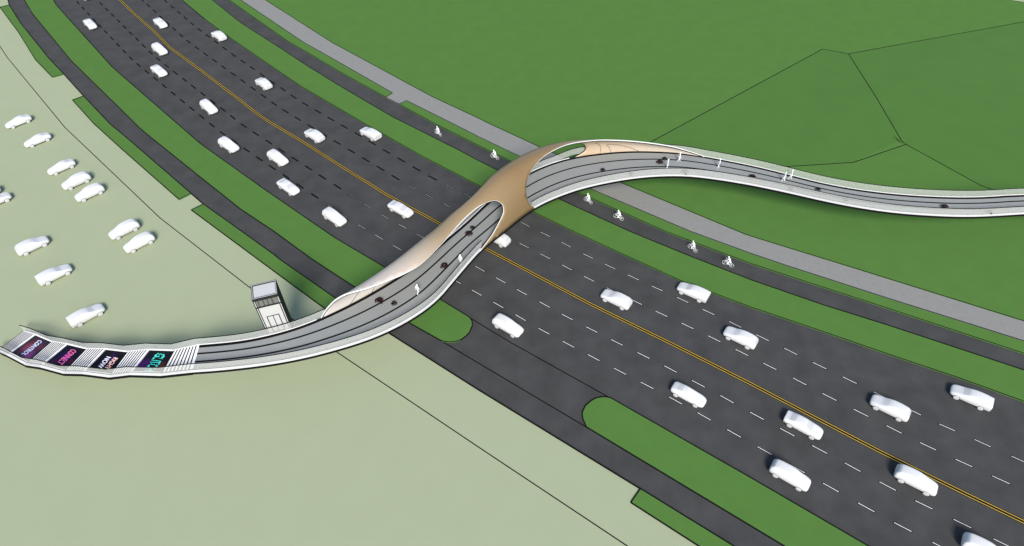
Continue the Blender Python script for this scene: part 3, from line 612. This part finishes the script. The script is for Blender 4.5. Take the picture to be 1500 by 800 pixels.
def build_car(kind):
    cfg = CARS[kind]; st = cfg['st']
    bm = bmesh.new(); rings = [[bm.verts.new(p) for p in car_section(*s[:7])] for s in st]; n = 14
    cr_l = bm.edges.layers.float.get('crease_edge') or bm.edges.layers.float.new('crease_edge')
    for i in range(len(st) - 1):
        for k in range(n):
            f = bm.faces.new((rings[i][k], rings[i][(k + 1) % n], rings[i + 1][(k + 1) % n], rings[i + 1][k]))
            if st[i][7] and k in (5, 6, 7): f.material_index = 1
    bm.faces.new(rings[0]); bm.faces.new(rings[-1][::-1])
    if kind == 'van':
        for e in bm.edges:
            if all(v in rings[0] or v in rings[1] for v in e.verts) : e[cr_l] = .6
    bmesh.ops.recalc_face_normals(bm, faces=bm.faces[:])
    me = bpy.data.meshes.new('car_cage'); bm.to_mesh(me); bm.free()
    o = bpy.data.objects.new('car_cage', me); COL.objects.link(o); me.materials.append(M['car']); me.materials.append(M['carshade'])
    sb = o.modifiers.new('s', 'SUBSURF'); sb.levels = sb.render_levels = 2
    em = eval_mesh(o); bpy.data.objects.remove(o)
    def split(idx, name):
        b = bmesh.new(); b.from_mesh(em); bmesh.ops.delete(b, geom=[f for f in b.faces if f.material_index != idx], context='FACES')
        for f in b.faces: f.material_index = 0
        return b
    root = bpy.data.objects.new('car_prototype', None); COL.objects.link(root)
    b = split(0, 'body'); mb = bpy.data.meshes.new('body'); b.to_mesh(mb); b.free(); body = link('body', mb, M['car'], root, True)
    b = split(1, 'glass')
    # windscreen is the forward island, rear window the other
    for nm, keep in (('windscreen', lambda x: x > 0), ('rear_window', lambda x: x <= 0)):
        c = b.copy(); bmesh.ops.delete(c, geom=[f for f in c.faces if not keep(f.calc_center_median().x)], context='FACES')
        if c.faces:
            mb = bpy.data.meshes.new(nm); c.to_mesh(mb); link(nm, mb, M['palewindow' if (kind in ('hatch', 'coupe') and nm == 'windscreen') else 'carshade'], root, True)
        c.free()
    b.free()
    r = cfg['r']
    for wx in cfg['wx']:
        for sy in (-1, 1):
            bm = bmesh.new()
            prof = [(0, .96), (r * .55, .965), (r * .82, .955), (r * .97, .93), (r, .88), (r, .74), (r * .9, .70), (0, .70)]
            N = 24; rg = [[bm.verts.new((wx + pr_ * math.cos(2 * math.pi * k / N), sy * py, r + pr_ * math.sin(2 * math.pi * k / N))) for k in range(N)] if pr_ > 0 else [bm.verts.new((wx, sy * py, r))] for pr_, py in prof]
            for a, c in zip(rg[:-1], rg[1:]):
                for k in range(N):
                    q = [a[k % len(a)], a[(k + 1) % N % len(a)], c[(k + 1) % N % len(c)], c[k % len(c)]]; q = list(dict.fromkeys(q))
                    if len(q) > 2: bm.faces.new(q)
            w = obj('wheel', bm, M['wheel'], root, True)
            bm = bmesh.new(); arc = [Vector((wx + (r + .045) * math.cos(t), sy * .945, r + (r + .045) * math.sin(t))) for t in np.linspace(.05 * math.pi, .95 * math.pi, 14)]
            tube(bm, arc, .022, 6); obj('wheel_arch', bm, M['wheelgap'], body)
    return root
protos = {k: build_car(k) for k in CARS}
def road_dir(p, sgn):
    best = None
    for a, b in zip(ROAD[:-1], ROAD[1:]):
        d = b - a; t = max(0, min(1, (p - a).dot(d) / d.length_squared)); q = a + d * t
        if best is None or (p - q).length < best[0]: best = ((p - q).length, d)
    d = best[1] * sgn; return math.atan2(d.y, d.x)
w0, w1 = at(193.7, 372.6), at(221, 358.7); PARK = math.atan2((w1 - w0).y, (w1 - w0).x)
used = set()
TRAFFIC = 'white cars on the main road'; PARKED = 'white cars parked on the pale paving'
def car(kind, px, py, hd, label, name, group, z=.72):
    p = at(px, py, z); root = protos[kind]
    if kind in used: root = copy_tree(root)
    used.add(kind); root.name = name
    if hd in ('down', 'up'): rz = road_dir(p, 1 if hd == 'down' else -1)
    else: rz = PARK if hd == 'ne' else PARK + math.pi
    root.location = (p.x, p.y, ZR + .008 if hd in ('down', 'up') else .002); root.rotation_euler = (0, 0, rz)
    tag(root, label, {'hatch': 'car', 'sedan': 'car', 'coupe': 'car', 'van': 'car'}[kind], group)
    return root
ROADCARS = [
 ('sedan', 132, 35, 'down', 'white saloon with shaded windscreen in the outer lane nearest the top left corner'),
 ('hatch', 125, -7, 'down', 'white car at the top edge of the photo, only its front showing'),
 ('hatch', 234, 72.5, 'down', 'white hatchback beside the yellow line, just above a saloon with shaded windscreen'),
 ('sedan', 233, 103.5, 'down', 'white saloon with shaded windscreen in the middle lane, just below a hatchback'),
 ('hatch', 306, 157, 'down', 'white hatchback alone in the middle lane left of the yellow line, above two level hatchbacks'),
 ('hatch', 335, 212.5, 'down', 'white hatchback in the kerb lane beside the wide grass verge, level with another hatchback'),
 ('hatch', 407, 231.5, 'down', 'white hatchback in the middle lane, right of the hatchback by the verge'),
 ('sedan', 422.5, 273.5, 'down', 'white saloon with shaded windscreen in the kerb lane behind the last hatchback before the footbridge'),
 ('hatch', 490, 318, 'down', 'white hatchback in the kerb lane, last one before the tan canopy'),
 ('sedan', 587, 306, 'down', 'white saloon touching the yellow line just left of the footbridge'),
 ('hatch', 744, 477, 'down', 'white hatchback by the thin black line, first one after the footbridge'),
 ('coupe', 1008, 577, 'down', 'low white coupe with rounded tail near the tip of the long grass island'),
 ('sedan', 1177, 622.5, 'down', 'white saloon close under the yellow line between two hatchbacks'),
 ('hatch', 1157.5, 696, 'down', 'white hatchback in the kerb lane alongside the long grass island'),
 ('hatch', 1342, 703, 'down', 'white hatchback overlapping the yellow line near the lower right corner'),
 ('hatch', 1444, 806, 'down', 'white hatchback cut off by the bottom edge of the photo'),
 ('sedan', 235, 33.5, 'down', 'white saloon with shaded windscreen right of the yellow line, facing the wrong way'),
 ('hatch', 320.5, 52, 'up', 'white hatchback driving away at the far right kerb by the upper verge'),
 ('hatch', 386, 122, 'up', 'white hatchback driving away between the two dashed lines, behind the one at the far kerb'),
 ('hatch', 460.5, 198, 'up', 'white hatchback driving away next to the yellow line, left of a flat backed van'),
 ('van', 542, 195, 'up', 'white flat backed van driving away beside the verge, the far one'),
 ('hatch', 728, 348, 'up', 'white hatchback half hidden under the footbridge'),
 ('hatch', 903, 438, 'up', 'white hatchback driving away just above the yellow line, first after the footbridge'),
 ('van', 1015, 427, 'up', 'white flat backed van beside the verge below the last cyclists'),
 ('hatch', 1085, 494, 'up', 'white hatchback driving away on a dashed line, below right of the van near the cyclists'),
 ('hatch', 1304, 597, 'up', 'white hatchback driving away in the middle lane, left of the nearest flat backed van'),
 ('van', 1422, 581, 'up', 'white flat backed van nearest the right edge of the photo, by the kerb')]
for kind, x, y, hd, lab in ROADCARS: car(kind, x, y, hd, lab, 'van' if kind == 'van' else 'car', TRAFFIC)
PARKCARS = [
 ('coupe', 27, 177, 'sw', 'low white coupe parked on the paving, farthest of all the parked cars'),
 ('coupe', 55, 204, 'sw', 'low white coupe parked on the paving, right behind the farthest one'),
 ('coupe', 90, 243.5, 'sw', 'low white coupe parked on the paving at the upper end beside two hatchbacks'),
 ('hatch', 111.5, 265, 'sw', 'white hatchback parked between a low coupe and another hatchback'),
 ('hatch', 131, 282, 'sw', 'white hatchback parked at the lower end of the row with the coupe'),
 ('coupe', -21, 283, 'sw', 'white parked car at the left edge of the photo with only its tail tip showing'),
 ('hatch', -7, 293.5, 'ne', 'white parked car cut off by the left edge of the photo, its front half showing'),
 ('hatch', 181.5, 336, 'sw', 'white hatchback parked in the pair nearest the paving joint, the upper one'),
 ('hatch', 203.5, 355, 'sw', 'white hatchback parked in the pair nearest the paving joint, the lower one'),
 ('hatch', 47, 359, 'ne', 'white hatchback parked alone with its tail towards the left edge'),
 ('van', 80, 401, 'ne', 'white flat backed van parked on the paving, the farther of two'),
 ('van', 127, 460.5, 'ne', 'white flat backed van parked on the paving nearest the stair')]
for kind, x, y, hd, lab in PARKCARS: car(kind, x, y, hd, lab, 'parked_van' if kind == 'van' else 'parked_car', PARKED)

# ------------------------------------------------------------------ people
def figure_mesh(J, links, name):
    """J: name -> (x, y, z, r); one continuous skinned body"""
    names = list(J); me = bpy.data.meshes.new(name)
    me.from_pydata([J[n][:3] for n in names], [(names.index(a), names.index(b)) for a, b in links], [])
    o = bpy.data.objects.new(name, me); COL.objects.link(o)
    sk = o.modifiers.new('skin', 'SKIN'); sk.branch_smoothing = .3
    for v, n in zip(me.skin_vertices[0].data, names): r = J[n][3]; v.radius = r if isinstance(r, tuple) else (r, r)
    me.skin_vertices[0].data[names.index('pelvis')].use_root = True
    sb = o.modifiers.new('sub', 'SUBSURF'); sb.levels = sb.render_levels = 1
    em = eval_mesh(o); bpy.data.objects.remove(o); em.name = name
    return em
def hand(J, links, wrist, d, side_, curl):
    """palm, four fingers and thumb leaving the wrist along d"""
    w = Vector(J[wrist][:3]); d = Vector(d).normalized(); c = Vector(curl).normalized(); s = d.cross(c).normalized() * side_
    p = w + d * .06; J[wrist + '_palm'] = (*p, .034); links.append((wrist, wrist + '_palm'))
    for i, (o, l) in enumerate(((-.032, .066), (-.011, .078), (.011, .074), (.032, .058))):
        a = p + d * .035 + s * o; b = a + d * l * .55 + c * .008; e = b + d * l * .35 + c * .025
        for k, (q, r) in enumerate(((a, .010), (b, .009), (e, .008))):
            J['%s_f%d%d' % (wrist, i, k)] = (*q, r)
            links.append((wrist + '_palm' if k == 0 else '%s_f%d%d' % (wrist, i, k - 1), '%s_f%d%d' % (wrist, i, k)))
    a = w + d * .035 - s * .04; b = a + d * .035 - s * .02 + c * .015
    J[wrist + '_t0'] = (*a, .011); J[wrist + '_t1'] = (*b, .009); links += [(wrist + '_palm', wrist + '_t0'), (wrist + '_t0', wrist + '_t1')]
def add_head(J, links, neck, h):
    x, y, z = h
    J['chin'] = (x + .015, y, z - .075, .058); J['head'] = (x, y, z, (.085, .078)); J['crown'] = (x - .01, y, z + .075, .062)
    J['nose0'] = (x + .085, y, z - .005, .018); J['nose1'] = (x + .108, y, z - .022, .012); J['mouth'] = (x + .075, y, z - .06, .020)
    J['ear_l'] = (x - .01, y + .088, z - .005, .014); J['ear_r'] = (x - .01, y - .088, z - .005, .014)
    links += [(neck, 'chin'), ('chin', 'head'), ('head', 'crown'), ('head', 'nose0'), ('nose0', 'nose1'), ('chin', 'mouth'), ('head', 'ear_l'), ('head', 'ear_r')]
def standing(stride, swing):
    J = {'pelvis': (0, 0, .96, (.15, .12)), 'waist': (0, 0, 1.12, (.14, .105)), 'chest': (.01, 0, 1.33, (.175, .125)), 'neck0': (0, 0, 1.49, .07), 'neck': (.01, 0, 1.56, .056)}
    Lk = [('pelvis', 'waist'), ('waist', 'chest'), ('chest', 'neck0'), ('neck0', 'neck')]
    add_head(J, Lk, 'neck', (.025, 0, 1.69))
    for n, s in (('l', 1), ('r', -1)):
        f = stride * s
        J['hip' + n] = (.0, s * .09, .88, .095); J['knee' + n] = (.06 + f * .45, s * .10, .50, .062); J['ankle' + n] = (f - .02 if f > 0 else f - .06, s * .10, .09 if f >= 0 else .13, .042); J['toe' + n] = (J['ankle' + n][0] + .17, s * .115, .035 if f >= 0 else .05, .036)
        Lk += [('pelvis', 'hip' + n), ('hip' + n, 'knee' + n), ('knee' + n, 'ankle' + n), ('ankle' + n, 'toe' + n)]
        J['sh' + n] = (0, s * .19, 1.43, .065); J['el' + n] = (-.02 - swing * s * .18, s * .25, 1.15, .044); J['wr' + n] = (.04 - swing * s * .30, s * .255, .91, .031)
        Lk += [('chest', 'sh' + n), ('sh' + n, 'el' + n), ('el' + n, 'wr' + n)]
        hand(J, Lk, 'wr' + n, (.15 - swing * s * .2, 0, -1), s, (.4, -s, -.1))
    return J, Lk
def riding():
    J = {'pelvis': (-.24, 0, .98, (.14, .12)), 'waist': (-.14, 0, 1.12, (.135, .11)), 'chest': (.03, 0, 1.31, (.17, .125)), 'neck0': (.10, 0, 1.44, .07), 'neck': (.14, 0, 1.50, .055)}
    Lk = [('pelvis', 'waist'), ('waist', 'chest'), ('chest', 'neck0'), ('neck0', 'neck')]
    add_head(J, Lk, 'neck', (.20, 0, 1.61))
    for n, s in (('l', 1), ('r', -1)):
        J['hip' + n] = (-.18, s * .09, .93, .09); J['knee' + n] = (.17 if s > 0 else .10, s * .11, .72 if s > 0 else .56, .06); J['ankle' + n] = (.07 if s > 0 else -.10, s * .12, .38 if s > 0 else .20, .042); J['toe' + n] = (.21 if s > 0 else .04, s * .125, .35 if s > 0 else .15, .034)
        Lk += [('pelvis', 'hip' + n), ('hip' + n, 'knee' + n), ('knee' + n, 'ankle' + n), ('ankle' + n, 'toe' + n)]
        J['sh' + n] = (.06, s * .19, 1.37, .06); J['el' + n] = (.22, s * .26, 1.18, .043); J['wr' + n] = (.38, s * .24, 1.06, .030)
        Lk += [('chest', 'sh' + n), ('sh' + n, 'el' + n), ('el' + n, 'wr' + n)]
        hand(J, Lk, 'wr' + n, (.9, 0, -.15), s, (.1, 0, -1))
    return J, Lk
def hair_mesh(h):
    bm = bmesh.new(); bmesh.ops.create_uvsphere(bm, u_segments=14, v_segments=10, radius=1)
    for v in bm.verts: v.co = Vector((v.co.x * .108, v.co.y * .096, v.co.z * .118)) + Vector((h[0] - .012, h[1], h[2] + .03))
    bmesh.ops.delete(bm, geom=[v for v in bm.verts if v.co.z < h[2] + .01 + (v.co.x - h[0]) * .6], context='VERTS')
    me = bpy.data.meshes.new('hair'); bm.to_mesh(me); bm.free(); return me
def make_person(spec, hd):
    me = figure_mesh(*spec, 'person'); o = link('person', me, M['figure'], None, True)
    link('hair', hair_mesh(hd), M['figure'], o, True)
    return o
walker, stander, rider = make_person(standing(.17, .5), (.025, 0, 1.69)), make_person(standing(.05, .15), (.025, 0, 1.69)), make_person(riding(), (.20, 0, 1.61))
def deck_heading(p, flip=False):
    i = int(np.argmin(np.linalg.norm(.5 * (PN + PS) - np.array((p.x, p.y)), axis=1))); i = min(max(i, 1), len(PN) - 2)
    d = (PN[i + 1] + PS[i + 1]) - (PN[i - 1] + PS[i - 1]); return math.atan2(d[1], d[0]) + (math.pi if flip else 0)
done = set()
def place(proto, p, rz, sc, label, group):
    if proto.name in done: o = copy_tree(proto)
    else: o = proto
    done.add(proto.name)
    o.location = p; o.rotation_euler = (0, 0, rz); o.scale = (sc,) * 3; tag(o, label, 'person', group); return o
WALK = [
 ('w', 612.5, 430.5, False, 'white walking figure on the deck right of two dark shrubs by the left canopy tip'),
 ('s', 675, 386.5, True, 'white figure of a person standing by the south glass near where the tan arch begins'),
 ('s', 976.5, 247, False, 'white figure of a person standing near the south glass beside a pair of dark shrubs'),
 ('w', 994, 236.5, False, 'white figure of a person walking beside the pale tapering end of the tan canopy'),
 ('s', 1052, 246, True, 'white standing figure just past the right tip of the canopy'),
 ('w', 1147, 265.5, True, 'white walking figure, left of two close together on the right arm of the deck'),
 ('w', 1156.5, 262, False, 'white walking figure, right of two close together on the right arm of the deck')]
for kind, x, y, flip, lab in WALK:
    p = at(x, y, Z0 + .005); place(walker if kind == 'w' else stander, p, deck_heading(p, flip), 1.04, lab, 'white figures on the footbridge')

# bicycle
def make_bike():
    b = bpy.data.objects.new('bicycle', None); COL.objects.link(b)
    for wx in (-.53, .53):
        bm = bmesh.new(); N = 28
        tube(bm, [Vector((wx + .325 * math.cos(2 * math.pi * k / N), 0, .345 + .325 * math.sin(2 * math.pi * k / N))) for k in range(N)], .017, 6, True)
        w = obj('wheel', bm, M['figure'], b, True)
        bm = bmesh.new()
        for k in range(7):
            t = 2 * math.pi * k / 7; tube(bm, [Vector((wx, .0, .345)), Vector((wx + .31 * math.cos(t), 0, .345 + .31 * math.sin(t)))], .003, 4)
        tube(bm, [Vector((wx, -.05, .345)), Vector((wx, .05, .345))], .025, 8); obj('spokes', bm, M['figure'], w)
    bm = bmesh.new()
    P = dict(bb=(-.06, 0, .30), seat=(-.25, 0, .82), head=(.36, 0, .82), headl=(.39, 0, .70), rear=(-.53, 0, .345), front=(.53, 0, .345), stem=(.33, 0, .98)); P = {k: Vector(v) for k, v in P.items()}
    for a, c in (('bb', 'seat'), ('bb', 'headl'), ('seat', 'head'), ('head', 'headl'), ('bb', 'rear'), ('seat', 'rear'), ('headl', 'front'), ('head', 'stem')): tube(bm, [P[a], P[c]], .018, 8)
    obj('frame', bm, M['figure'], b)
    bm = bmesh.new(); tube(bm, [Vector(p) for p in ((.42, -.26, 1.02), (.40, -.2, 1.03), (.33, -.06, .99), (.33, .06, .99), (.40, .2, 1.03), (.42, .26, 1.02))], .016, 8); obj('handlebar', bm, M['figure'], b)
    bm = bmesh.new(); box(bm, .26, .14, .05, (-.27, 0, .87)); bmesh.ops.bevel(bm, geom=bm.edges[:], offset=.02, segments=2); obj('saddle', bm, M['figure'], b)
    bm = bmesh.new(); tube(bm, [Vector((.04, .09, .37)), Vector((-.16, -.09, .22))], .014, 6); box(bm, .09, .10, .02, (.05, .13, .375)); box(bm, .09, .10, .02, (-.17, -.13, .215)); obj('pedals', bm, M['figure'], b)
    return b
bike = make_bike()
BIKES = [((639, 194), (645, 197.4), 'farthest white cyclist on the cycle road, well clear of the footbridge', 'farthest white bicycle'),
 ((721.6, 228.9), (727.8, 231.5), 'white cyclist on the cycle road just left of the tan arch', 'white bicycle just left of the tan arch'),
 ((857.9, 292.2), (864.9, 296.5), 'white cyclist on the cycle road just right of the footbridge', 'white bicycle just right of the footbridge'),
 ((901.9, 317), (910.3, 320.4), 'white cyclist on the cycle road, second one right of the footbridge', 'second white bicycle right of the footbridge'),
 ((1010.5, 361.4), (1018.2, 366.9), 'white cyclist on the cycle road, the upper of the two nearest the camera', 'white bicycle second nearest the camera'),
 ((1061.5, 384.8), (1071, 388.8), 'white cyclist on the cycle road nearest the camera', 'white bicycle nearest the camera')]
for k, (a, b, lab, bl) in enumerate(BIKES):
    pa, pb = at(*a, .36), at(*b, .36); c = (pa + pb) / 2; d = pa - pb; rz = math.atan2(d.y, d.x); sc = min(1.25, max(1.05, d.length / 1.06))
    bo = bike if k == 0 else copy_tree(bike)
    bo.location = (c.x, c.y, ZR + .002); bo.rotation_euler = (0, 0, rz); bo.scale = (1.08,) * 3
    tag(bo, bl + ' ridden along the dark cycle road', 'bicycle', 'bicycles on the cycle road')
    place(rider, Vector((c.x, c.y, ZR + .002)), rz, 1.08, lab.replace('cyclist', 'cyclist figure'), 'cyclists on the cycle road')

# ------------------------------------------------------------------ dark shrubs on the deck
def make_shrub(n, rad, m, seed):
    rnd = random.Random(seed); root = bpy.data.objects.new('shrub', None); COL.objects.link(root)
    bm = bmesh.new()
    for i in range(n):
        a = rnd.uniform(0, 2 * math.pi); rr = rad * rnd.uniform(.30, 1.0); z = .16 + .40 * (1 - rr / rad) + rnd.uniform(-.06, .12)
        c = Vector((rr * math.cos(a), rr * math.sin(a), z)); l = rnd.uniform(.09, .17) * (rad / .6) ** .5; w = l * .5
        d = Vector((math.cos(a + rnd.uniform(-.7, .7)), math.sin(a + rnd.uniform(-.7, .7)), rnd.uniform(-.3, .7))).normalized(); s = d.cross(Vector((rnd.uniform(-.3, .3), rnd.uniform(-.3, .3), 1))).normalized()
        v = [bm.verts.new(c - d * l), bm.verts.new(c + s * w), bm.verts.new(c + d * l), bm.verts.new(c - s * w)]; bm.faces.new(v)
    obj('foliage', bm, m, root)
    bm = bmesh.new()
    for i in range(9):
        a = 2 * math.pi * i / 9 + rnd.uniform(-.2, .2); rr = rad * rnd.uniform(.4, .8)
        tube(bm, [Vector((0, 0, 0)), Vector((rr * .3 * math.cos(a), rr * .3 * math.sin(a), .2)), Vector((rr * math.cos(a), rr * math.sin(a), .4))], .018, 5, radii=[.03, .02, .01])
    obj('stem', bm, m, root)
    return root
big, small = make_shrub(120, .56, M['leaf'], 3), make_shrub(80, .38, M['leafdark'], 5)
SHRUBS = [('b', 555.5, 440, 'dark red shrub on the deck nearest the left end of the tan canopy'), ('s', 577, 444, 'small black shrub on the deck beside the dark red one by the left canopy tip'),
 ('b', 650.5, 389, 'dark red shrub on the deck left of the standing figure at the arch'), ('b', 686.5, 341.5, 'dark shrub under the near mouth of the arch, the larger of two'),
 ('s', 692, 333, 'small black shrub deepest in the near mouth of the arch'), ('s', 883, 248.5, 'small black shrub alone on the deck past the round window of the canopy'),
 ('s', 924.5, 254, 'grey looking shrub behind the south glass, right of the lone black one'), ('b', 966.5, 237, 'dark shrub left of two figures, the larger and nearer of a pair'),
 ('s', 974, 232, 'small black shrub of a pair, on the north side of the larger dark one'), ('b', 1003.5, 251.5, 'wide grey looking shrub behind the south glass by two figures'),
 ('b', 1102.5, 258.5, 'dark red shrub on the right arm, left of two walking figures'), ('s', 1158.5, 276.5, 'grey looking shrub behind the south glass just below two walking figures'),
 ('s', 1199, 277, 'small black shrub on the right arm past two walking figures'), ('s', 1240, 292, 'grey looking shrub half behind the south glass on the right arm'),
 ('b', 1384.5, 302.5, 'dark red shrub on the right arm nearest the right edge of the photo'), ('s', 1450, 310.5, 'grey looking shrub behind the south glass nearest the right edge')]
dn_s = set()
for kind, x, y, lab in SHRUBS:
    pr_ = big if kind == 'b' else small; o = pr_ if kind not in dn_s else copy_tree(pr_); dn_s.add(kind)
    p = at(x, y, Z0 + .3); o.location = (p.x, p.y, Z0 + .004); o.rotation_euler = (0, 0, random.uniform(0, 6)); tag(o, lab, 'shrub', 'dark shrubs on the footbridge deck')

# ------------------------------------------------------------------ light, sky, camera
W = bpy.data.worlds.new('World'); SC.world = W; W.use_nodes = True
nt = W.node_tree; bg = nt.nodes['Background']; sky = nt.nodes.new('ShaderNodeTexSky'); sky.sky_type = 'NISHITA'; sky.sun_disc = False
SUN_EL, SUN_AZ = R(41), R(173)          # soft high light from behind and left of the camera
sky.sun_elevation = SUN_EL; sky.sun_rotation = SUN_AZ
nt.links.new(sky.outputs[0], bg.inputs['Color']); bg.inputs['Strength'].default_value = .055
sl = bpy.data.lights.new('sun', 'SUN'); sl.energy = 1.5; sl.angle = R(18); sl.color = (1, .945, .87)
so = bpy.data.objects.new('sun', sl); COL.objects.link(so)
dvec = Vector((math.sin(SUN_AZ) * math.cos(SUN_EL), math.cos(SUN_AZ) * math.cos(SUN_EL), math.sin(SUN_EL)))
so.rotation_euler = dvec.to_track_quat('Z', 'Y').to_euler(); so.location = (0, 0, 90)
cd = bpy.data.cameras.new('camera'); cam = bpy.data.objects.new('camera', cd); COL.objects.link(cam)
cam.location = (0, 0, H); cam.rotation_euler = (math.pi / 2 - TH, 0, 0)
cd.sensor_fit = 'HORIZONTAL'; cd.sensor_width = 36; cd.lens = 36 * FOC / 1500; cd.clip_start = .5; cd.clip_end = 6000
SC.camera = cam
vs_ = SC.view_settings; vs_.view_transform = 'Standard'; vs_.look = 'None'; vs_.gamma = 1; vs_.exposure = 1.93; vs_.use_curve_mapping = False
SC.cycles.max_bounces = 6; SC.cycles.transparent_max_bounces = 16
